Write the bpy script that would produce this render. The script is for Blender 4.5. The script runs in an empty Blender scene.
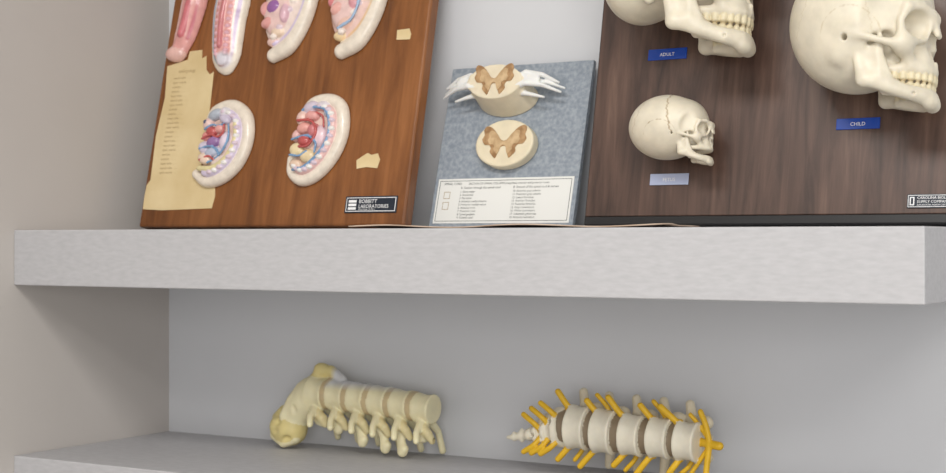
import bpy, bmesh, math
import numpy as np
from mathutils import Vector, Matrix
E=1.45   # eye height
scene=bpy.context.scene
scene.view_settings.view_transform='Standard'

# ------------------------------------------------------------------ helpers
def lin(c):
    return tuple(((v/255)/12.92 if v/255<=0.04045 else ((v/255+0.055)/1.055)**2.4) for v in c)
def L4(c): return (*lin(c),1.0)

def new_mat(name, rough=0.5, spec=0.5):
    m=bpy.data.materials.new(name); m.use_nodes=True
    nt=m.node_tree; b=nt.nodes['Principled BSDF']
    b.inputs['Roughness'].default_value=rough
    b.inputs['Specular IOR Level'].default_value=spec
    return m,nt,b

def ramp(nt,stops):
    r=nt.nodes.new('ShaderNodeValToRGB')
    els=r.color_ramp.elements
    while len(els)<len(stops): els.new(0.5)
    for e,(p,c) in zip(els,stops):
        e.position=p; e.color=L4(c)
    return r

def coords(nt,scale=(1,1,1),rot=(0,0,0)):
    tc=nt.nodes.new('ShaderNodeTexCoord'); mp=nt.nodes.new('ShaderNodeMapping')
    mp.inputs['Scale'].default_value=scale; mp.inputs['Rotation'].default_value=rot
    nt.links.new(tc.outputs['Object'],mp.inputs['Vector'])
    return mp

def noise_mat(name,c1,c2,scale=(20,20,20),detail=4,rough=0.5,spec=0.5,bump=0.0,lo=0.35,hi=0.65,dist=0.0):
    m,nt,b=new_mat(name,rough,spec)
    mp=coords(nt,scale)
    n=nt.nodes.new('ShaderNodeTexNoise'); n.inputs['Scale'].default_value=1; n.inputs['Detail'].default_value=detail
    n.inputs['Distortion'].default_value=dist
    nt.links.new(mp.outputs[0],n.inputs['Vector'])
    r=ramp(nt,[(lo,c1),(hi,c2)])
    nt.links.new(n.outputs['Fac'],r.inputs[0]); nt.links.new(r.outputs[0],b.inputs['Base Color'])
    if bump:
        bp=nt.nodes.new('ShaderNodeBump'); bp.inputs['Strength'].default_value=bump; bp.inputs['Distance'].default_value=0.001
        nt.links.new(n.outputs['Fac'],bp.inputs['Height']); nt.links.new(bp.outputs[0],b.inputs['Normal'])
    return m

def plain(name,c,rough=0.5,spec=0.5,metal=0.0):
    m,nt,b=new_mat(name,rough,spec); b.inputs['Base Color'].default_value=L4(c); b.inputs['Metallic'].default_value=metal
    return m

def vcol_mat(name,rough=0.5,var=0.15,scale=60,bump=0.2,sss=0.0,spec=0.4):
    m,nt,b=new_mat(name,rough,spec)
    a=nt.nodes.new('ShaderNodeAttribute'); a.attribute_name='Col'
    mp=coords(nt,(scale,scale,scale))
    n=nt.nodes.new('ShaderNodeTexNoise'); n.inputs['Scale'].default_value=1; n.inputs['Detail'].default_value=6
    nt.links.new(mp.outputs[0],n.inputs['Vector'])
    r=nt.nodes.new('ShaderNodeMapRange'); r.inputs[1].default_value=0.3; r.inputs[2].default_value=0.7
    r.inputs[3].default_value=1-var; r.inputs[4].default_value=1+var*0.3
    nt.links.new(n.outputs['Fac'],r.inputs[0])
    mx=nt.nodes.new('ShaderNodeVectorMath'); mx.operation='SCALE'
    nt.links.new(a.outputs['Color'],mx.inputs[0]); nt.links.new(r.outputs[0],mx.inputs['Scale'])
    nt.links.new(mx.outputs[0],b.inputs['Base Color'])
    if sss:
        b.inputs['Subsurface Weight'].default_value=sss; b.inputs['Subsurface Radius'].default_value=(0.006,0.004,0.002)
        b.inputs['Subsurface Scale'].default_value=0.5
    bp=nt.nodes.new('ShaderNodeBump'); bp.inputs['Strength'].default_value=bump; bp.inputs['Distance'].default_value=0.0006
    nt.links.new(n.outputs['Fac'],bp.inputs['Height']); nt.links.new(bp.outputs[0],b.inputs['Normal'])
    return m

def wood_mat(name,stops,across=70,along=3.0,rough=0.35,spec=0.5,big=6,bigmix=0.45):
    m,nt,b=new_mat(name,rough,spec)
    mp=coords(nt,(across,across*0.4,along))
    n=nt.nodes.new('ShaderNodeTexNoise'); n.inputs['Scale'].default_value=1; n.inputs['Detail'].default_value=7; n.inputs['Roughness'].default_value=0.65
    n.inputs['Distortion'].default_value=0.6
    nt.links.new(mp.outputs[0],n.inputs['Vector'])
    mp2=coords(nt,(big,big,big*0.22))
    n2=nt.nodes.new('ShaderNodeTexNoise'); n2.inputs['Scale'].default_value=1; n2.inputs['Detail'].default_value=3; n2.inputs['Distortion'].default_value=1.5
    nt.links.new(mp2.outputs[0],n2.inputs['Vector'])
    mix=nt.nodes.new('ShaderNodeMix'); mix.data_type='FLOAT'; mix.inputs[0].default_value=bigmix
    nt.links.new(n.outputs['Fac'],mix.inputs[2]); nt.links.new(n2.outputs['Fac'],mix.inputs[3])
    r=ramp(nt,stops); nt.links.new(mix.outputs[0],r.inputs[0]); nt.links.new(r.outputs[0],b.inputs['Base Color'])
    bp=nt.nodes.new('ShaderNodeBump'); bp.inputs['Strength'].default_value=0.15; bp.inputs['Distance'].default_value=0.0004
    nt.links.new(n.outputs['Fac'],bp.inputs['Height']); nt.links.new(bp.outputs[0],b.inputs['Normal'])
    return m

def mesh_obj(name,V,Fc,mat,M=None,parent=None,smooth=False,col=None):
    V=np.asarray(V,dtype=float)
    if M is not None:
        A=np.array(M); V=V@A[:3,:3].T+A[:3,3]
    c=(V.min(0)+V.max(0))/2
    me=bpy.data.meshes.new(name); me.from_pydata((V-c).tolist(),[],[list(map(int,f)) for f in Fc]); me.update()
    if smooth: me.polygons.foreach_set('use_smooth',[True]*len(me.polygons))
    if col is not None:
        at=me.color_attributes.new('Col','FLOAT_COLOR','POINT')
        cc=np.ones((len(V),4),dtype=np.float32); cc[:,:3]=col; at.data.foreach_set('color',cc.ravel())
    me.materials.append(mat)
    ob=bpy.data.objects.new(name,me); ob.location=Vector(c)
    scene.collection.objects.link(ob)
    if parent is not None:
        bpy.context.view_layer.update()
        ob.parent=parent; ob.matrix_parent_inverse=parent.matrix_world.inverted()
    return ob

def box(name,lo,hi,mat,M=None,parent=None,bevel=0.0,seg=2):
    bm=bmesh.new(); bmesh.ops.create_cube(bm,size=1)
    for v in bm.verts:
        v.co=Vector([lo[i]+(v.co[i]+0.5)*(hi[i]-lo[i]) for i in range(3)])
    if bevel: bmesh.ops.bevel(bm,geom=bm.edges[:],offset=bevel,segments=seg,affect='EDGES',profile=0.5)
    bm.verts.index_update()
    V=[v.co[:] for v in bm.verts]; Fc=[[v.index for v in f.verts] for f in bm.faces]; bm.free()
    return mesh_obj(name,V,Fc,mat,M,parent)

def empty(name,loc):
    e=bpy.data.objects.new(name,None); e.empty_display_size=0.05; e.location=loc; scene.collection.objects.link(e)
    bpy.context.view_layer.update()
    return e

def extr_poly(name,pts,w0,w1,mat,M,parent=None):
    n=len(pts)
    V=[(x,y,w0) for x,y in pts]+[(x,y,w1) for x,y in pts]
    Fc=[list(range(n))[::-1],list(range(n,2*n))]+[[i,(i+1)%n,n+(i+1)%n,n+i] for i in range(n)]
    return mesh_obj(name,V,Fc,mat,M,parent)

def text_geo(items):
    V=[];Fc=[]
    for s,x,y,size,al in items:
        cu=bpy.data.curves.new('t','FONT'); cu.body=s; cu.size=size; cu.align_x=al; cu.resolution_u=2
        ob=bpy.data.objects.new('t',cu); scene.collection.objects.link(ob)
        bpy.context.view_layer.update()
        me=bpy.data.meshes.new_from_object(ob.evaluated_get(bpy.context.evaluated_depsgraph_get()))
        o=len(V); V+=[(v.co.x+x,v.co.y+y,0) for v in me.vertices]; Fc+=[[i+o for i in p.vertices] for p in me.polygons]
        bpy.data.objects.remove(ob); bpy.data.curves.remove(cu); bpy.data.meshes.remove(me)
    return V,Fc
def text_obj(name,items,w,mat,M,parent):
    V,Fc=text_geo(items); V=[(a,b,w) for a,b,c in V]
    return mesh_obj(name,V,Fc,mat,M,parent)

# ------------------------------------------------------------------ SDF modelling
def ell(c,r,ang=0.0):
    ca,sa=math.cos(ang),math.sin(ang)
    def f(X,Y,Z):
        x=X-c[0];y=Y-c[1];z=Z-c[2]
        if ang: x,y=x*ca+y*sa,-x*sa+y*ca
        k0=np.sqrt((x/r[0])**2+(y/r[1])**2+(z/r[2])**2)
        k1=np.sqrt((x/r[0]**2)**2+(y/r[1]**2)**2+(z/r[2]**2)**2)+1e-6
        return k0*(k0-1)/k1
    return f
def cap(a,b,ra,rb=None,fz=1.0):
    rb=ra if rb is None else rb
    a=(a[0],a[1],a[2]/fz);b=(b[0],b[1],b[2]/fz)
    d=(b[0]-a[0],b[1]-a[1],b[2]-a[2]);dd=max(d[0]**2+d[1]**2+d[2]**2,1e-9)
    def f(X,Y,Z):
        x=X-a[0];y=Y-a[1];z=Z/fz-a[2]
        t=np.clip((x*d[0]+y*d[1]+z*d[2])/dd,0,1)
        q=np.sqrt((x-t*d[0])**2+(y-t*d[1])**2+(z-t*d[2])**2)-(ra+(rb-ra)*t)
        return q*min(1.0,fz)
    return f
def poly(pts,rs,fz=1.0):
    if not hasattr(rs,'__len__'): rs=[rs]*len(pts)
    fs=[cap(pts[i],pts[i+1],rs[i],rs[i+1],fz) for i in range(len(pts)-1)]
    def f(X,Y,Z):
        d=fs[0](X,Y,Z)
        for g in fs[1:]: d=np.minimum(d,g(X,Y,Z))
        return d
    return f
def rbox(c,h,r=0.2,ang=0.0):
    ca,sa=math.cos(ang),math.sin(ang)
    def f(X,Y,Z):
        x=X-c[0];y=Y-c[1];z=Z-c[2]
        x,y=x*ca+y*sa,-x*sa+y*ca
        qx=np.abs(x)-h[0]+r;qy=np.abs(y)-h[1]+r;qz=np.abs(z)-h[2]+r
        return np.sqrt(np.maximum(qx,0)**2+np.maximum(qy,0)**2+np.maximum(qz,0)**2)+np.minimum(np.maximum(qx,np.maximum(qy,qz)),0)-r
    return f
def spool(c,h,ry,rz,waist=0.0,ang=0.0,r=2.0):
    ca,sa=math.cos(ang),math.sin(ang)
    def f(X,Y,Z):
        x=X-c[0];y=Y-c[1];z=Z-c[2]
        x,y=x*ca+y*sa,-x*sa+y*ca
        rad=np.sqrt((y/ry)**2+(z/rz)**2)*min(ry,rz)-min(ry,rz)+waist*np.clip(1-(x/h)**2,0,1)
        qx=np.abs(x)-h+r;qr=rad+r
        return np.sqrt(np.maximum(qx,0)**2+np.maximum(qr,0)**2)+np.minimum(np.maximum(qx,qr),0)-r
    return f
def spline(pts,n=6):
    P=[np.array(p,float) for p in pts]; P=[2*P[0]-P[1]]+P+[2*P[-1]-P[-2]]
    out=[]
    for i in range(1,len(P)-2):
        for j in range(n):
            t=j/n
            out.append(0.5*((2*P[i])+(-P[i-1]+P[i+1])*t+(2*P[i-1]-5*P[i]+4*P[i+1]-P[i+2])*t*t+(-P[i-1]+3*P[i]-3*P[i+1]+P[i+2])*t**3))
    out.append(P[-2]); return [tuple(p) for p in out]
class Sdf:
    def __init__(s,col,sym=False): s.ops=[];s.paints=[];s.col=col;s.sym=sym
    def add(s,f,k=0.0,col=None): s.ops.append((1,f,k,col)); return s
    def sub(s,f,k=0.0): s.ops.append((-1,f,k,None)); return s
    def cut(s,f): s.ops.append((0,f,0,None)); return s
    def paint(s,f,col,soft=0.3): s.paints.append((f,col,soft)); return s
    def ev(s,X,Y,Z):
        if s.sym: Z=np.abs(Z)
        D=None
        for sg,f,k,c in s.ops:
            d=f(X,Y,Z)
            if D is None: D=d; continue
            if sg==0: D=np.maximum(D,d); continue
            if sg==1:
                h=np.maximum(k-np.abs(D-d),0)/k if k>0 else 0
                D=np.minimum(D,d)-h*h*k/4
            else:
                h=np.maximum(k-np.abs(D+d),0)/k if k>0 else 0
                D=np.maximum(D,-d)+h*h*k/4
        return D
    def colors(s,V):
        X,Y,Z=V.T; Z=np.abs(Z) if s.sym else Z
        best=np.full(len(V),1e9); C=np.tile(np.array(lin(s.col)),(len(V),1))
        for sg,f,k,c in s.ops:
            if sg!=1: continue
            d=f(X,Y,Z); m=d<best-1e-4
            C[m]=lin(c if c is not None else s.col); best=np.where(m,d,best)
        for f,c,soft in s.paints:
            d=f(X,Y,Z); w=np.clip(0.5-d/soft,0,1)[:,None]
            C=C*(1-w)+np.array(lin(c))*w
        return C
    def mesh(s,lo,hi,h):
        ax=[np.arange(lo[i]-h*2,hi[i]+h*3,h,dtype=np.float32) for i in range(3)]
        X,Y,Z=np.meshgrid(*ax,indexing='ij')
        D=s.ev(X,Y,Z).astype(np.float32)
        I=D<0
        cnt=np.zeros([n-1 for n in D.shape],dtype=np.int8)
        cs=[(i,j,k) for i in (0,1) for j in (0,1) for k in (0,1)]
        def sh(A,c): return A[c[0]:A.shape[0]-1+c[0],c[1]:A.shape[1]-1+c[1],c[2]:A.shape[2]-1+c[2]]
        for c in cs: cnt+=sh(I,c)
        act=(cnt>0)&(cnt<8); idx=np.argwhere(act)
        cid=np.full(act.shape,-1,dtype=np.int64); cid[act]=np.arange(len(idx))
        val={c:D[idx[:,0]+c[0],idx[:,1]+c[1],idx[:,2]+c[2]] for c in cs}
        acc=np.zeros((len(idx),3)); num=np.zeros(len(idx))
        for a in cs:
            for ax_ in range(3):
                if a[ax_]==1: continue
                b=list(a); b[ax_]=1; b=tuple(b)
                va,vb=val[a],val[b]; m=(va<0)!=(vb<0)
                t=np.where(m,va/np.where(m,va-vb,1),0)
                p=np.tile(np.array(a,float),(len(idx),1)); p[:,ax_]+=t
                acc[m]+=p[m]; num[m]+=1
        V=(idx+acc/num[:,None])*h+np.array([a[0] for a in ax])
        Fs=[]
        for x_ in range(3):
            y_,z_=(x_+1)%3,(x_+2)%3
            sl=[slice(1,-1)]*3; s0=list(sl); s1=list(sl); s0[x_]=slice(0,-1); s1[x_]=slice(1,None)
            A=I[tuple(s0)];B=I[tuple(s1)]; e=np.argwhere(A!=B)
            ina=A[e[:,0],e[:,1],e[:,2]]
            def g(dy,dz):
                q=e.copy(); q[:,y_]+=dy; q[:,z_]+=dz
                return cid[q[:,0],q[:,1],q[:,2]]
            Q=np.stack([g(0,0),g(1,0),g(1,1),g(0,1)],1)
            Q[~ina]=Q[~ina][:,::-1]
            Fs.append(Q)
        return V,np.concatenate(Fs)
    def build(s,name,lo,hi,h,mat,M,parent=None):
        V,Fc=s.mesh(lo,hi,h); C=s.colors(V)
        return mesh_obj(name,V,Fc,mat,M,parent,True,C)

# ------------------------------------------------------------------ materials
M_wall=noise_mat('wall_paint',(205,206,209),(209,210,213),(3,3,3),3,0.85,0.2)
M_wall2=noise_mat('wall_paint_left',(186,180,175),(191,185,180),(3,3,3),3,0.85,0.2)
M_shelf=noise_mat('shelf_laminate',(174,173,175),(184,183,185),(60,140,220),5,0.55,0.3,0.02,0.3,0.7,0.0)
M_bone=vcol_mat('bone_plastic',0.42,0.16,40,0.3,0.1)
M_spine=vcol_mat('spine_plastic',0.45,0.10,50,0.3,0.1)
M_emb=vcol_mat('painted_plaster',0.22,0.14,90,0.3,0.0,0.5)
M_wood1=wood_mat('oak_board',[(0.30,(78,42,16)),(0.45,(116,69,31)),(0.58,(138,86,44)),(0.72,(156,102,58))],60,3)
M_wood3=wood_mat('walnut_board',[(0.34,(44,31,26)),(0.45,(70,51,43)),(0.55,(88,66,56)),(0.68,(110,86,73))],55,1.3,0.38,0.5,9,0.4)
M_black=plain('black_edge',(22,22,24),0.35)
M_slate=noise_mat('speckled_slate',(130,139,149),(156,163,171),(170,170,170),8,0.55,0.3,0.1,0.36,0.66)
M_paper=noise_mat('aged_paper',(206,183,138),(220,200,158),(14,14,14),6,0.85,0.1,0.1)
M_label=plain('white_card',(226,226,222),0.5)
M_ink=plain('ink',(40,40,44),0.6)
M_inkb=plain('faded_ink',(160,132,92),0.8)
M_blue=plain('blue_plate',(20,66,160),0.25)
M_blueS=plain('silver_plate',(172,182,210),0.3,0.8,0.4)
M_white=plain('white_print',(235,235,235),0.5)
M_plate=plain('dark_plate',(24,34,48),0.3)
M_sheet=noise_mat('tan_sheet',(170,146,126),(198,178,160),(20,20,20),4,0.8)

# ------------------------------------------------------------------ room
XL,YB=-1.708,1.887
box('wall_back',(XL-0.1,YB,0),(3.0,YB+0.1,2.8),M_wall)
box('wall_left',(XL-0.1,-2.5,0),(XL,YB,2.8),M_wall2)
box('floor',(XL-0.1,-2.5,-0.1),(3.0,YB+0.1,0),noise_mat('floor_vinyl',(140,138,134),(166,164,160),(4,4,4),5,0.6))
box('ceiling',(XL-0.1,-2.5,2.8),(3.0,YB+0.1,2.9),plain('ceiling_paint',(235,235,232),0.9))
ST=E+0.0131; SB=E-0.067; LT=E-0.315
XR=-0.397
box('wall_shelf',(XL,1.557,SB),(XR,YB,ST),M_shelf,bevel=0.0015)
box('wall_shelf',(XL,1.557,LT-0.08),(XR,YB,LT),M_shelf,bevel=0.0015)

# ------------------------------------------------------------------ boards (local mm frames: u right, v up the board, w out)
def frame(x0,y0,z0,deg,K):
    a=math.radians(deg)
    R=Matrix(((1,0,0),(0,math.sin(a),-math.cos(a)),(0,math.cos(a),math.sin(a)))).to_4x4()
    return Matrix.Translation((x0,y0,E+z0))@R@Matrix.Scale(0.001*K,4)
F1=frame(-1.6434,1.75,0.0186,12.6,1.0355)
F2=frame(-1.148,1.80,0.0158,16.0,1.0)
F3=frame(-0.8857,1.76,0.02095,11.1,1.0476)

# ---- board 1
e1=empty('embryo_display_board',F1@Vector((235,240,0)))
box('board',(-3,0,-21),(470,500,0),M_wood1,F1,e1,bevel=3.5,seg=3)
paper=[(1,27),(40,25),(90,26),(134,27),(137,45),(133,64),(118,66),(112,78),(101,74),(104,140),(101,200),(99,236),(92,232),(84,240),(80,262),(72,258),(70,272),(46,271),(44,258),(24,254),(5,250),(10,200),(4,140),(7,72),(1,64),(0,44)]
extr_poly('torn_label',paper,0.05,0.8,M_paper,F1,e1)
items=[('embryology',30,238,7,'LEFT')]
for i in range(22):
    items.append((['neural tube  . . .','optic vesicle . . .','somites . .','amnion . . . . .','heart tube . . .'][i%5],22,228-i*7.0,5.2,'LEFT'))
text_obj('label_print',items,0.95,M_inkb,F1,e1)
extr_poly('paper_scrap_1',[(382,80),(398,82),(416,80),(419,92),(414,101),(404,99),(397,102),(388,97),(380,92)],0.05,1.0,M_paper,F1,e1)
extr_poly('paper_scrap_2',[(421,263),(443,262),(444,270),(440,278),(420,277)],0.05,1.0,M_paper,F1,e1)
box('maker_plate',(371,17.5,0),(456,41,1.5),M_plate,F1,e1,bevel=0.5)
extr_poly('plate_border',[(373,19.5),(454,19.5),(454,39),(373,39)],1.5,1.7,M_white,F1,e1)
extr_poly('plate_field',[(374,20.5),(453,20.5),(453,38),(374,38)],1.5,1.9,M_plate,F1,e1)
text_obj('plate_print',[('BOBBITT',394,31,7.5,'LEFT'),('LABORATORIES',394,24.2,7.0,'LEFT'),('BIOLOGICAL MODELS',394,21.2,2.8,'LEFT')],2.1,M_white,F1,e1)
for i in range(3):
    extr_poly('plate_mark_%d'%(i+1),[(377,22+i*5),(390,22+i*5),(390,25.5+i*5),(377,25.5+i*5)],1.9,2.1,M_white,F1,e1)

CR=(230,218,202);PK=(222,160,154);RD=(186,88,86);BL=(120,154,190);YE=(222,208,160);PU=(148,112,160);DP=(200,122,124);WH=(236,232,228)
BASE=(226,196,184)
def Tm(F,u,v,w=0,rot=0,sc=1.0): return F@Matrix.Translation((u,v,w))@Matrix.Rotation(rot,4,'Z')@Matrix.Scale(sc,4)
def z0cut(s): s.cut(lambda X,Y,Z:-Z+0.0)
def flat(pts,z=0): return [(p[0],p[1],z) for p in pts]
def tube(s,pts,z,r,col,k=0.8): s.add(poly(flat(spline(pts,5),z),r),k,col)
def embryo_curl(name,u,v,variant,sc):
    s=Sdf(CR)
    if variant==0:
        body=spline([(-40,24),(-30,50),(0,62),(32,46),(44,10),(36,-26),(12,-52),(-18,-62),(-42,-52)],5)
        rs=np.interp(np.linspace(0,1,len(body)),[0,.12,.3,.5,.75,1],[9,12,11,10,10,8])
    else:
        body=spline([(-36,34),(-22,56),(8,63),(32,50),(42,14),(34,-22),(12,-52),(-14,-64),(-36,-54),(-42,-34)],5)
        rs=np.interp(np.linspace(0,1,len(body)),[0,.12,.3,.5,.75,1],[10,11,10.5,10,9.5,8])
    s.add(poly(flat(body,3),list(rs),1.1))
    s.add(ell((-4,2,0),(42,58,15)),5,BASE)
    inner=[(p[0]*.74-2,p[1]*.80) for p in body]
    s.add(poly(flat(inner[8:-4],12),6.0),1.5,(214,200,220) if variant==0 else (226,186,182))
    bp=inner[9:-6:1]
    for i,p in enumerate(bp[::2]):
        s.add(ell((p[0],p[1],16),(5.4,3.6,5)),.8,WH if i%2 else (216,196,208))
    if variant==0:
        s.add(ell((-24,44,13),(14,9,9),.5),1,(170,176,186))
        s.add(ell((-6,50,12),(11,8,8)),1,(222,216,220))
        s.add(ell((-2,38,14),(12,7,8),-.3),1,(200,190,206))
        s.add(ell((-34,28,13),(10,10,9)),1,(222,190,182)); s.add(ell((-36,30,21),(3,3,3)),.4,(80,84,110))
        s.add(ell((-20,16,16),(11,8,9)),1,RD); s.add(ell((-6,22,15),(9,8,8)),1,PK)
        s.add(ell((-30,8,14),(9,8,8)),1,(214,140,134))
        s.add(ell((-12,0,16),(13,9,9),.3),1,PU); s.add(ell((-30,-10,14),(11,10,9)),1,(206,196,212))
        s.add(ell((8,4,13),(10,16,8)),1,(222,206,218))
        s.add(ell((-10,-16,15),(15,8,8),.3),1,(190,196,214)); s.add(ell((-24,-28,14),(14,9,8),-.2),1,(228,202,182))
        s.add(ell((2,-28,12),(14,9,7),.5),1,(228,206,196))
        tube(s,[(22,32),(28,12),(24,-12),(10,-32),(-8,-42),(-30,-44)],15,4.6,YE,1)
        tube(s,[(10,30),(16,10),(12,-8),(2,-24),(-14,-34)],18,1.7,BL); tube(s,[(-34,2),(-18,10),(-4,8),(6,16),(4,28)],21,1.8,RD)
        tube(s,[(-34,-14),(-14,-8),(0,-12),(8,-20)],21,1.8,BL); tube(s,[(-34,18),(-22,26),(-8,26),(2,30)],20,1.6,BL)
        tube(s,[(-30,-32),(-14,-24),(-2,-28)],20,1.6,RD)
    else:
        s.add(ell((-20,48,13),(14,9,9),.4),1,(200,186,198)); s.add(ell((2,52,12),(12,7,8)),1,(222,212,218))
        s.add(ell((14,42,12),(9,7,7),-.6),1,(190,200,216)); s.add(ell((-32,30,13),(10,12,9)),1,(226,190,178))
        s.add(ell((-12,34,15),(13,8,9)),1,PK); s.add(ell((-22,14,16),(13,9,9),.2),1,(224,160,150))
        s.add(ell((-4,12,16),(9,11,9)),1,DP); s.add(ell((9,4,13),(11,18,8)),1,(226,196,202))
        s.add(ell((-16,-6,16),(12,9,9)),1,RD); s.add(ell((-28,-20,15),(13,11,9)),1,(226,206,164))
        s.add(ell((-6,-28,14),(14,11,8)),1,(226,204,164)); s.add(ell((-26,-42,12),(12,8,8)),1,(226,196,172))
        s.add(ell((-36,2,12),(8,10,8)),1,(222,176,170))
        tube(s,[(-32,42),(-20,46),(-4,48),(12,44),(22,28),(26,6),(20,-14),(8,-32),(-8,-46),(-26,-52)],18,2.1,BL)
        tube(s,[(-34,24),(-20,26),(-6,24),(4,14),(4,0),(-6,-14),(-20,-16)],22,2.0,RD)
        tube(s,[(-38,-6),(-22,0),(-8,2),(8,-8),(10,-22)],21,1.8,BL); tube(s,[(-36,-30),(-18,-30),(-6,-22)],21,1.7,BL)
        tube(s,[(-4,40),(10,34),(16,18)],19,1.6,RD)
    z0cut(s)
    return s.build(name,(-62,-76,0),(62,78,28),1.25,M_emb,Tm(F1,u,v,0.3,-0.12 if variant==0 else -0.1,sc))
embryo_curl('embryo_model',144,121,0,.93)
embryo_curl('embryo_model',313,122,1,.92)
def embryo_tube(u,v,rot):
    s=Sdf(PK)
    ax=spline([(10,110),(4,70),(2,30),(-2,-10),(-10,-42)],5)
    rs=np.interp(np.linspace(0,1,len(ax)),[0,.5,.8,1],[24,24,20,15])
    s.add(poly(flat(ax,0),list(rs),0.8))
    s.add(poly(flat([(p[0]+2,p[1]) for p in ax[:-4]],15),6),4,(206,116,122))
    s.add(ell((-14,-46,4),(19,12,12)),4,(224,180,170))
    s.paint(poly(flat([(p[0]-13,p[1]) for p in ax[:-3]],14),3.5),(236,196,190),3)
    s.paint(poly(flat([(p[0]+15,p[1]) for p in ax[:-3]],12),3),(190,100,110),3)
    z0cut(s); return s.build('embryo_model',(-45,-62,0),(50,140,26),1.6,M_emb,Tm(F1,u,v,0.3,rot))
embryo_tube(39,312,-0.05)
def embryo_leaf(u,v):
    s=Sdf(CR)
    ax=spline([(2,110),(2,60),(0,10),(4,-38),(8,-56)],5)
    rs=np.interp(np.linspace(0,1,len(ax)),[0,.4,.75,1],[32,33,27,16])
    s.add(poly(flat(ax,0),list(rs),0.55))
    s.add(poly(flat(ax[:-2],13),list(rs[:-2]*0.5),0.5),3,PK)
    s.add(poly(flat(ax[:-6],20),4.5),2,DP)
    for i in range(2,len(ax)-4):
        p=ax[i]; r=rs[i]
        for sg in (-1,1): s.add(ell((p[0]+sg*r*.33,p[1],17),(4,3,4)),1,(224,176,186))
    s.paint(poly([(p[0]-r*.72,p[1],14) for p,r in zip(ax,rs)],3.6),(160,186,212),2)
    s.paint(poly([(p[0]+r*.72,p[1],14) for p,r in zip(ax,rs)],3.6),(186,162,194),2)
    s.paint(ell((8,-50,10),(13,12,14)),(222,216,224),5)
    z0cut(s); return s.build('embryo_model',(-40,-78,0),(42,145,28),1.5,M_emb,Tm(F1,u,v,0.3,0))
embryo_leaf(117,300)
def embryo_big(u,v,variant,sc):
    s=Sdf(CR)
    ax=spline([(38,112),(44,70),(38,20),(16,-24),(-14,-40)],5)
    rs=np.interp(np.linspace(0,1,len(ax)),[0,.5,.85,1],[13,13,13,12])
    s.add(poly(flat(ax,3),list(rs),1.0))
    s.add(ell((0,42,0),(46,74,20)),6,(232,212,202) if variant==0 else (230,196,186))
    s.add(ell((-8,30,10),(30,42,14)),3,(230,196,190))
    if variant==0:
        s.add(ell((-14,34,20),(13,11,8)),2,(150,100,158)); s.add(ell((-24,10,15),(14,9,10),.3),2,PK)
        s.add(ell((-16,58,17),(18,10,10)),2,PK); s.add(ell((-4,-6,13),(13,8,8)),2,(234,208,184)); s.add(ell((8,22,19),(8,15,8)),2,(222,182,192))
        s.add(ell((-34,34,14),(10,12,9)),2,(226,164,160)); s.add(ell((-14,-20,9),(12,8,8)),2,(226,190,180))
    else:
        s.add(ell((-16,52,20),(13,14,8)),2,(186,80,118)); s.add(ell((-20,22,17),(14,10,10),.3),2,(230,174,164))
        s.add(ell((-4,0,14),(16,9,9),.4),2,(234,194,178)); s.add(ell((8,34,19),(9,15,8)),2,(220,158,164)); s.add(ell((-34,36,12),(10,10,9)),2,(216,130,134))
        s.add(ell((-16,-18,9),(12,8,8)),2,(230,204,160))
        tube(s,[(0,78),(18,42),(10,5),(-14,-10)],22,2.0,(160,184,212))
    for t in range(8):
        s.add(ell((27-t*t*.75,84-t*14,17),(6,5,5)),1,(236,222,212) if t%2 else (222,200,208))
    s.paint(poly(flat(spline([(34,90),(38,40),(20,-4),(-10,-26)],5),14),2.6),(206,190,216) if variant==0 else (228,190,150),2)
    z0cut(s); return s.build('embryo_model',(-60,-62,0),(66,140,34),1.5,M_emb,Tm(F1,u,v,0.3,0,sc))
embryo_big(225,290,0,.93); embryo_big(346,289,1,.95)

# ---- board 2
e2=empty('spinal_cord_display_board',F2@Vector((112,118,0)))
box('board',(0,0,-8),(226,238,0),M_slate,F2,e2,bevel=0.8)
extr_poly('label_card',[(6,6),(220,6),(220,71),(6,71)],0.02,0.6,M_label,F2,e2)
def frame_lines(name,x0,y0,x1,y1,t,w,M,parent,mat):
    for i,(a,b,c,d) in enumerate([(x0,y0,x1,y0+t),(x0,y1-t,x1,y1),(x0,y0,x0+t,y1),(x1-t,y0,x1,y1)]):
        extr_poly('%s_%d'%(name,i+1),[(a,b),(c,b),(c,d),(a,d)],w-0.2,w,mat,M,parent)
frame_lines('label_border',9,9,217,68,0.6,0.85,F2,e2,M_ink)
it=[('SPINAL CORD',16,62,4.6,'LEFT'),('SECTION OF SPINAL COLUMN (magnified) anterior and posterior roots',56,62,4.2,'LEFT'),('A. Section through the spinal cord',44,56,4.6,'LEFT'),('B. Section of the spinal cord & nerves',128,56,4.6,'LEFT')]
La=['1. Dura mater','2. Arachnoid','3. Pia mater','4. Anterior median fissure','5. Posterior median sulcus','6. Anterior root','7. Posterior root','8. Spinal ganglion','9. Central canal']
Lb=['10. Anterior gray column','11. Posterior gray column','12. Lateral funiculus','13. Anterior funiculus','14. Posterior funiculus','15. Gray commissure','16. White commissure','17. Substantia gelatinosa','18. Reticular formation']
for i in range(9):
    it+=[(La[i],44,50.5-i*4.7,4.2,'LEFT'),(Lb[i],128,50.5-i*4.7,4.2,'LEFT')]
text_obj('label_print',it,0.8,M_ink,F2,e2)
frame_lines('label_key_a',18,42,28,52,0.6,0.85,F2,e2,M_inkb); frame_lines('label_key_b',18,26,28,37,0.6,0.85,F2,e2,M_inkb)
BF=[(0,3),(5,5),(10,10),(16,18),(24,25),(33,27),(37,21),(35,13),(38,6),(33,-2),(25,-3),(21,-8),(22,-14),(17,-20),(12,-24),(9,-18),(7,-11),(4,-6),(0,-5)]
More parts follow.
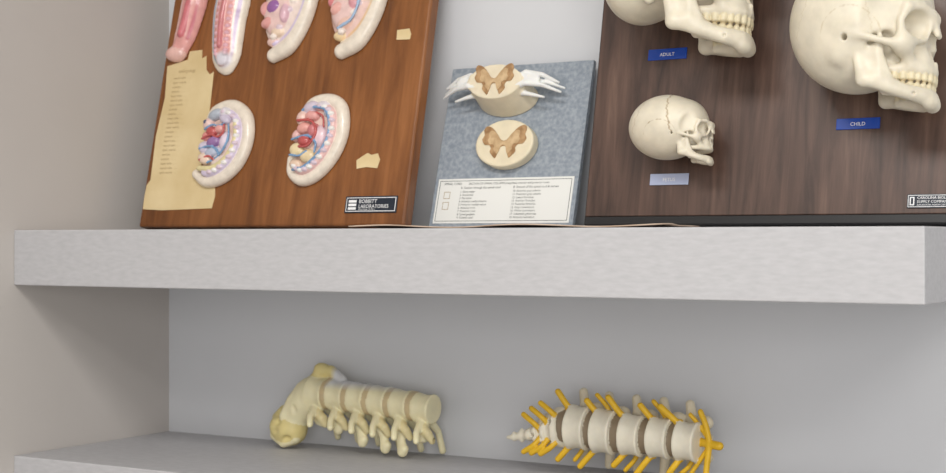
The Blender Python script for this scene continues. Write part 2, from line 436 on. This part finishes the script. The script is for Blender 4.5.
def butterfly(sc): 
    r=[(x*sc,y*sc) for x,y in BF]; l=[(-x,y) for x,y in r[1:-1]][::-1]
    pts=r+l; P=[(p[0],p[1],0) for p in pts]; P=P+[P[0]]
    return [(p[0],p[1]) for p in spline(P,4)[:-1]]
s=Sdf((226,214,186))
def disc(c,rx,ry,h,r):
    def f(X,Y,Z):
        x=X-c[0];y=Y-c[1];z=Z-c[2]
        rad=np.sqrt((x/rx)**2+(y/ry)**2)*min(rx,ry)-min(rx,ry)
        qx=rad+r;qz=np.abs(z)-h+r
        return np.sqrt(np.maximum(qx,0)**2+np.maximum(qz,0)**2)+np.minimum(np.maximum(qx,qz),0)-r
    return f
s.add(disc((0,0,9),48,36,9,2.5)); s.sub(cap((0,-40,20),(0,-14,20),2.0),1); s.sub(cap((0,40,20),(0,14,20),1.2),1)
MB=Tm(F2,113,116,0.2,0,.95)
ob=s.build('spinal_cord_section_model',(-52,-39,0),(52,39,20),1.4,M_spine,MB)
M_gray=noise_mat('brown_enamel',(144,108,70),(184,148,106),(110,110,110),6,0.4)
M_tanE=noise_mat('tan_enamel',(178,146,106),(206,178,138),(110,110,110),6,0.4)
extr_poly('gray_matter',butterfly(0.96),17.5,19.0,M_gray,MB,ob)
extr_poly('gray_matter_inset',butterfly(0.70),18.5,19.5,M_tanE,MB,ob)
s=Sdf((226,214,188))
def oval_stub(rx,ry,h0,h1,dx,dy):
    def f(X,Y,Z):
        t=np.clip((Z-h0)/(h1-h0),0,1)
        x=X-dx*t;y=Y-dy*t
        rad=np.sqrt((x/rx)**2+(y/ry)**2)*ry-ry+3*t
        q=np.maximum(h0-Z,Z-h1-0.12*(Y))
        return np.maximum(rad,q*0.95)
    return f
s.add(oval_stub(50,28,0,44,-2,12))
WN=(228,228,225)
for sx in (-1,1):
    s.add(poly([(sx*30,14,40),(sx*46,24,40),(sx*70,22,34),(sx*94,12,26)],[4,5,3.6,1.8]),3,WN)
    s.add(poly([(sx*30,4,40),(sx*48,8,42),(sx*72,6,36),(sx*98,-2,24)],[4,4.4,3.4,1.8]),3,WN)
    s.add(poly([(sx*50,14,36),(sx*76,12,30),(sx*100,6,18)],[4.5,3,1.8]),3,WN)
    s.add(poly([(sx*38,-2,30),(sx*56,-6,30),(sx*74,-10,28)],[4,3,1.8]),3,WN)
    s.add(ell((sx*56,14,39),(14,8,4)),4,WN)
MU=Tm(F2,101,186,0.2,0,.95)
ob=s.build('spinal_nerve_root_model',(-106,-34,0),(106,50,56),1.4,M_spine,MU)
def bfly3(name,sc,dz,mat):
    pts=butterfly(sc); n=len(pts); V=[]
    for zz in (dz-1.2,dz):
        V+=[(x-2,y+13,44+0.126*(y+13)+zz) for x,y in pts]
    Fc=[list(range(n))[::-1],list(range(n,2*n))]+[[i,(i+1)%n,n+(i+1)%n,n+i] for i in range(n)]
    return mesh_obj(name,V,Fc,mat,MU,ob)
bfly3('gray_matter',0.86,1.2,M_gray); bfly3('gray_matter_inset',0.62,2.0,M_tanE)

# ---- board 3
e3=empty('skull_display_board',F3@Vector((235,250,0)))
box('backing',(0,-3.3,-21),(458,520,-2),M_black,F3,e3,bevel=2.0)
box('board',(2,8,-6),(456,518,0),M_wood3,F3,e3,bevel=1.0)
def plate(n,u0,v0,u1,v1,mat,txt,ink,parent=e3):
    box('name_plate_%d'%n,(u0,v0,0),(u1,v1,1.5),mat,F3,parent,bevel=0.4)
    text_obj('name_plate_print_%d'%n,[(t,(u0+u1)/2,v,sz,'CENTER') for t,v,sz in txt],1.75,ink,F3,parent)
plate(1,70,203,121,217,M_blue,[('ADULT',207.5,6)],M_white)
plate(2,312,106,362,119,M_blue,[('CHILD',110,6)],M_white)
plate(3,86,45.5,136,59.5,M_blueS,[('FETUS',50,6)],M_white)
box('maker_plate',(397,14,0),(447,29.5,1.5),M_plate,F3,e3,bevel=0.4)
text_obj('maker_print',[('CAROLINA BIOLOGICAL',408,24,4.2,'LEFT'),('SUPPLY COMPANY',408,19.6,4.2,'LEFT'),('BURLINGTON, NORTH CAROLINA',408,16.6,2.4,'LEFT')],1.8,M_white,F3,e3)
frame_lines('maker_border',398,15,446,28.5,0.6,1.7,F3,e3,M_white)
frame_lines('maker_mark',400,17,405,26.5,1.2,1.8,F3,e3,M_white)

BN=(218,209,189);TH=(218,206,174);SU=(172,152,122)
def skull(name,cran,fx,fy,fs,u,v,w,lo,hi,h,infant=False,rot=0.0):
    s=Sdf(BN,sym=True)
    def P(p): return (fx+fs*p[0],fy+fs*p[1],fs*p[2])
    def R(r): return tuple(fs*a for a in r)
    fe=lambda c,r,a=0: ell(P(c),R(r),a)
    fp=lambda pts,rs,fz=1.0: poly([P(p) for p in pts],[fs*a for a in (rs if hasattr(rs,'__len__') else [rs]*len(pts))],fz)
    for c,r,k in cran: s.add(ell(c,r),k)
    s.sub(fe((5.4,1.4,7.0),(3.0,3.4,1.6)),fs*1.4)
    s.add(fe((5.6,-1.6,0),(3.0,2.6,2.6)),fs*1.2)
    s.add(fe((7.2,-3.2,0),(1.9,2.0,2.5)),fs*.9)
    s.add(fe((8.4,2.7,0),(.8,1.0,1.5)),fs*.8)
    s.add(fp([(8.5,2.9,.8),(7.9,3.4,2.8),(6.8,3.1,4.5)],[.7,.6,.5]),fs*.9)
    s.add(fp([(6.8,3.0,4.6),(6.1,1.2,5.0),(6.3,-.8,4.9)],[.5,.42,.6]),fs*.6)
    s.add(fp([(6.4,-1.0,4.7),(7.3,-1.0,3.6),(8.2,-.4,2.1),(8.6,1.6,1.1)],[.6,.6,.5,.42]),fs*.7)
    s.sub(fe((4.0,-2.4,4.9),(2.0,2.6,1.6)),fs*.6)
    s.sub(fe((8.1,1.1,3.3),(2.3,1.75,1.85)),fs*.35)
    s.sub(fe((6.6,1.1,3.0),(1.5,1.3,1.2)),fs*.35)
    s.add(fe((6.3,-1.7,4.4),(1.35,1.15,1.15)),fs*.9)
    s.add(fp([(6.4,-2.2,3.9),(6.9,-3.6,2.7)],[.7,.7]),fs*.9)
    s.add(fp([(8.5,2.4,0.2),(9.0,1.4,.3),(9.35,.6,.35)],[.55,.48,.36]),fs*.6)
    s.sub(fe((9.3,-1.5,.2),(1.3,1.35,1.0)),fs*.3)
    s.add(fp([(6.1,-1.8,5.0),(4.4,-1.5,6.0),(2.2,-.9,6.4),(.2,-.4,6.1)],[.62,.42,.38,.5]),fs*.7)
    s.add(fe((-1.3,-1.9,4.9),(1.0,1.7,1.0)),fs*1.1)
    s.sub(fe((-.2,-.9,6.6),(.32,.36,1.6)),fs*.3)
    arch=[(9.1,.35),(8.9,1.05),(8.4,1.65),(7.75,2.1),(7.0,2.45),(6.1,2.75),(5.1,2.95),(4.2,3.05)]
    s.add(fp([(x-.25,-4.2,z) for x,z in arch],[.6]*8),fs*.8)
    s.add(fp([(9.2,-3.0,0),(9.1,-4.0,0.0)],[.25,.4]),fs*.4)
    # mandible
    s.add(fp([(.9,-1.2,5.35),(1.2,-3.6,5.2),(1.9,-5.9,5.0)],[.38,.5,.7],.75),fs*.2)
    s.add(fp([(3.7,-.6,5.0),(3.7,-3.0,4.9),(4.5,-5.4,4.4)],[.28,.55,.65],.7),fs*.9)
    s.add(rbox(P((2.5,-3.9,5.0)),R((1.3,2.1,.26)),fs*.2,math.radians(10)),fs*.8)
    s.add(fe((.8,-.9,5.3),(.5,.45,.75)),fs*.3)
    s.add(fp([(2.1,-5.9,4.95),(4.6,-6.6,4.1),(7.2,-7.3,2.7),(8.6,-7.6,1.2),(8.9,-7.7,0)],[.75,.82,.85,.85,.85],.95),fs*.8)
    s.add(fp([(3.6,-5.6,4.4),(5.2,-6.2,3.3)],[.7,.6]),fs*.8)
    s.add(fp([(x-.15,-6.9,z) for x,z in arch],[.52]*8),fs*.8)
    s.add(fe((8.95,-8.1,.5),(.85,.75,1.1)),fs*.7)
    s.sub(fe((7.6,-7.4,3.5),(.2,.2,.5)),fs*.1)
    if not infant:
        for i,(x,z) in enumerate(arch):
            rr=.38 if i<4 else .50
            s.add(fe((x,-4.95,z),(rr,.82,rr)),fs*.07,TH)
            s.add(fe((x,-5.35,z),(rr*.95,.36,rr)),fs*.07,TH)
            s.add(fe((x-.12,-6.25,z*.97),(rr*.92,.64,rr)),fs*.07,TH)
            s.add(fe((x-.12,-6.0,z*.97),(rr*.92,.32,rr*.95)),fs*.05,TH)
    wob=lambda A,B:0.10*np.sin(A*5.5)+0.07*np.sin(A*13+1)
    c0=cran[0]; cx,cy=c0[0][0],c0[0][1]; rx,ry=c0[1][0],c0[1][1]
    up=cy-ry*.35
    cor=lambda X,Y,Z: np.maximum(np.abs(X-(cx+rx*.33)+0.22*(Y-cy)+wob(Y,X)*.7)-(.02 if not infant else .05),up-Y)
    lam=lambda X,Y,Z: np.maximum(np.abs(X-(cx-rx*.62)-0.35*(Y-cy)+wob(Y,X))-.02,up-Y)
    sq=lambda X,Y,Z: np.maximum(np.abs(np.sqrt(((X-(cx+.1*rx))/(rx*.42))**2+((Y-(cy-ry*.42))/(ry*.42))**2)-1)*rx*.4+wob(X,Y)*.4-.02,(cy-ry*.42)-Y)
    if infant:
        shell=lambda g:(lambda X,Y,Z: np.maximum(g(X,Y,Z),-(ell(c0[0],[a-.12 for a in c0[1]])(X,Y,Z))))
        s.sub(shell(cor),.05)
    for g in (cor,lam,sq): s.paint(g,SU if infant else (200,186,158),.10)
    if not infant: s.paint(fe((7.6,-5.68,2.5),(2.6,.16,2.4)),(176,156,118),fs*.4)
    return s.build(name,lo,hi,h,M_bone,F3@Matrix.Translation((u,v,w))@Matrix.Rotation(rot,4,'Z')@Matrix.Scale(10,4))
skull('adult_human_skull',[((-.3,4.6,0),(9.0,7.3,6.6),0),((-4.8,.6,0),(4.4,4.6,5.2),1.8),((4.2,5.2,0),(4.2,5.0,5.3),1.6)],0,0,1,135,267,72,(-9.6,-9.6,-7.2),(10.6,12.2,7.2),.14)
skull('child_skull',[((-.45,2.5,0),(7.6,7.8,6.5),0),((3.8,3.8,0),(3.5,4.4,4.8),1.4)],0,0,.88,357,182,68,(-9.2,-8.6,-7),(9.2,11,7),.12)
skull('infant_skull',[((-1.9,1.1,0),(4.7,3.85,3.8),0),((1.0,1.4,0),(2.0,2.6,3.0),.8)],.1,0,.41,140,95,40,(-7.2,-4.2,-4.2),(4.8,5.6,4.2),.075,True)

# ------------------------------------------------------------------ sheets on the shelf
n=40;V=[];Fc=[]
xa,xb,ya,yb=-1.125,-0.70,1.575,1.70
for i in range(n+1):
    for j in range(7):
        x=xa+(xb-xa)*i/n; y=ya+(yb-ya)*j/6+0.006*math.sin(i*.5)*(j==0)
        z=ST+0.0012+0.0016*(1+math.sin(i*0.33+j*.4))*(1 if j<3 else .4)
        V.append((x,y,z))
for i in range(n):
    for j in range(6):
        a=i*7+j; Fc.append((a,a+7,a+8,a+1))
ob=mesh_obj('paper_sheets',V,Fc,M_sheet,smooth=True); md=ob.modifiers.new('s','SOLIDIFY'); md.thickness=0.0016; md.offset=0

# ------------------------------------------------------------------ spine models
def worldframe(x,y,z,sx=1.0):
    return Matrix.Translation((x,y,z))@Matrix(((1,0,0,0),(0,0,-1,0),(0,1,0,0),(0,0,0,1)))@Matrix.Diagonal((0.001*sx,0.001,0.001,1))
YL=(234,225,186);YL2=(220,204,142);TD=(202,182,142)
s=Sdf(YL)
nb=6; Xs=np.linspace(-66,132,nb)
for i,x in enumerate(Xs):
    y=86-0.06*(x+66)-abs(i-2.5)*0.8; r=25-0.5*i
    s.add(spool((x,y,0),15.0,r,r,2.8,-0.06,3),0 if i else 0,YL)
for i in range(nb-1):
    x=(Xs[i]+Xs[i+1])/2; s.add(spool((x,85-0.06*(x+66),0),6.0,22.5-.5*i,22.5-.5*i,-1.0,-0.06,2),0.8,TD)
for i,x in enumerate(Xs):
    y=86-0.06*(x+66)
    s.add(poly([(x-3,y-16,6),(x+2,y-34,8),(x+4,y-42,6)],[11,9,7],0.9),3,YL)
    L=[40,30,14,8,5,28][i]; j=[3,-4,2,5,-3,-6][i]
    s.add(poly([(x+2,y-38,6),(x+5+j,(y-38+L)/2+4,10),(x+9+j,L+5,12)],[8.5,7,8.5],0.8),4,YL)
    s.add(ell((x+13+j,L+9,13),(7,6,6)),3,YL)
    s.add(poly([(x,y-22,12),(x+4,y-34,30),(x+8,y-44,36)],[7,5,5]),3,YL)
    s.add(poly([(x,y-22,-12),(x+4,y-38,-28),(x+8,max(y-70,8),-34)],[7,5,5]),3,YL)
    s.add(poly([(x+4,y-28,14),(x+15,y-36,16),(x+20,y-46,12)],[7,7,5]),4,(226,212,164))
s.add(poly([(-84,84,0),(-98,66,2),(-112,44,4)],[24,24,20]),8,YL)
s.add(ell((-122,28,6),(30,25,24)),8,YL2)
s.add(ell((-140,32,10),(14,16,16)),6,YL2)
s.sub(ell((-112,12,26),(9,9,9)),4)
s.sub(ell((-130,40,30),(7,5,7)),3)
s.add(poly([(-150,44,4),(-132,56,8),(-112,60,10)],[7,8,9]),5,YL2)
s.add(poly([(-146,18,14),(-126,8,16),(-104,16,14)],[7,7,7]),4,YL)
s.sub(ell((-134,26,32),(9,6,6),.4),3)
s.add(poly([(-98,92,10),(-112,72,16),(-122,50,22)],[6,7,6]),5,YL)
s.sub(ell((-98,60,28),(5,9,6),.4),3)
s.add(poly([(-84,96,-4),(-72,114,-6),(-50,118,-6),(-26,106,-4)],[9,10,8,7],1.0),6,YL2)
s.add(ell((-68,121,-6),(13,8,9)),4,YL2)
s.paint(lambda X,Y,Z: np.maximum(98-Y,np.abs(X-30)-70),(212,212,212),10)
s.build('lumbar_spine_model',(-166,0,-44),(152,132,44),1.6,M_spine,worldframe(-1.296,1.83,LT+0.001,.94))

WB=(226,219,200);NY=(222,178,40);DK=(134,118,96)
s=Sdf(WB)
Bx=[-46,-8,32,71,108];By=[64,61,59,58,56];Br=[31,31,29,28,27]
for x,y,r in zip(Bx,By,Br): s.add(spool((x,y,0),14.0,r,r*.95,3.4,-0.05,3),0,WB)
for i in range(4):
    s.add(spool(((Bx[i]+Bx[i+1])/2,(By[i]+By[i+1])/2,-3),7,Br[i]-6,Br[i]-6,0,-0.05,1),0,DK)
s.add(spool((-64,64,-2),6,24,24,0,0.1,1),0,DK)
s.add(poly([(-74,62,-2),(-90,58,-4),(-112,52,-4)],[28,23,13],0.75),6,WB)
for k,(x,y,r) in enumerate([(-80,61,23),(-96,56,18),(-110,53,13),(-121,50,8)]):
    s.add(ell((x,y,8-k),(6,r,13-k*2)),3,WB)
s.add(poly([(-118,51,0),(-134,48,2),(-144,45,2),(-155,44,2)],[8,6,4.5,2.5]),4,WB)
s.add(ell((-133,48,2),(5,10,5)),2,WB); s.add(ell((-145,46,2),(4,7,4)),2,WB)
for sg in (-1,1):
    for x,d in [(-84,13),(-99,10),(-112,7)]:
        s.sub(ell((x,58+sg*d,16),(3.2,3.2,12)),1.5)
for x,y,r in zip(Bx,By,Br):
    for sg in (-1,1):
        s.add(poly([(x-3,y+sg*12,-22),(x-6,y+sg*30,-26),(x-10,y+sg*(44 if sg>0 else 48),-30)],[9,7,6]),5,(216,205,180))
        s.add(ell((x+12,y+sg*22,-24),(12,10,10)),4,(216,205,180))
    s.add(poly([(x,y,-20),(x+2,y,-44),(x+4,y-2,-60)],[9,6,6]),5,(216,205,180))
def nv(a,b,c,r=4.0): s.add(poly(spline([a,b,c],4),r),0.6,NY)
for i,(x,y,r) in enumerate(zip(Bx,By,Br)):
    xe=x-20
    for sg in (-1,1):
        j=[0,5,-4,3,-6][i]*sg; q=[0,4,-3,5,-2][(i+(sg>0))%5]
        nv((xe+14,y+sg*12,-10),(xe+5+j*.3,y+sg*27,5),(xe-9+j,y+sg*(43+q),8),4.2)
        if (i+(sg>0))%2==0: nv((xe+24,y+sg*16,-14),(xe+19,y+sg*32,-6),(xe+10-j,y+sg*(44-q),-4),3.2)
        s.add(ell((xe+9,y+sg*22,0),(5,6,5)),1,NY)
for (x,y,d) in [(-80,61,24),(-94,57,20),(-106,53,15)]:
    for sg in (-1,1):
        nv((x+6,y+sg*(d-10),10),(x-2,y+sg*d,16),(x-18,y+sg*(d+10),14),3.8)
nv((118,56,-8),(136,54,-4),(150,53,0),5.5)
nv((122,94,-6),(130,78,-4),(136,56,-2),3.8); nv((110,90,-2),(122,76,-4),(134,60,-4),3.0); nv((112,16,0),(124,34,-2),(134,50,-4),3.0)
nv((136,54,-2),(134,34,0),(132,10,2),4.0)
s.build('lumbosacral_spine_model',(-160,0,-70),(158,118,34),1.6,M_spine,worldframe(-0.8665,1.805,LT+0.001))

# ------------------------------------------------------------------ lights
def area(name,loc,target,size,sy,power,col=(1,1,1)):
    l=bpy.data.lights.new(name,'AREA'); l.shape='RECTANGLE'; l.size=size; l.size_y=sy; l.energy=power; l.color=col
    o=bpy.data.objects.new(name,l); o.location=loc; o.rotation_euler=(Vector(target)-Vector(loc)).to_track_quat('-Z','Y').to_euler(); scene.collection.objects.link(o); return o
area('ceiling_light_panel',(-0.5,0.0,2.75),(-0.5,0.05,0),1.2,0.6,40,(1,0.98,0.95))
area('ceiling_light_panel',(1.2,-0.8,2.75),(1.2,-0.8,0),1.2,0.6,36,(1,0.98,0.95))
area('front_fill_light',(1.2,-2.2,1.5),(-1.0,1.8,1.2),2.2,1.6,51,(1.0,0.99,0.97))  # added frontal fill, brightens the wall below the upper shelf; no window modelled
w=bpy.data.worlds.new('world'); scene.world=w; w.use_nodes=True
bg=w.node_tree.nodes['Background']; bg.inputs[0].default_value=(1.0,0.99,0.98,1); bg.inputs[1].default_value=0.62

# ------------------------------------------------------------------ camera
cd=bpy.data.cameras.new('camera'); cd.sensor_width=36; cd.lens=1521/946*36; cd.clip_start=0.05
cam=bpy.data.objects.new('camera',cd); cam.location=(0,0,E)
cam.rotation_euler=(math.radians(90+0.094),0,math.radians(30.85))
cd.dof.use_dof=True; cd.dof.focus_distance=1.85; cd.dof.aperture_fstop=9
scene.collection.objects.link(cam); scene.camera=cam
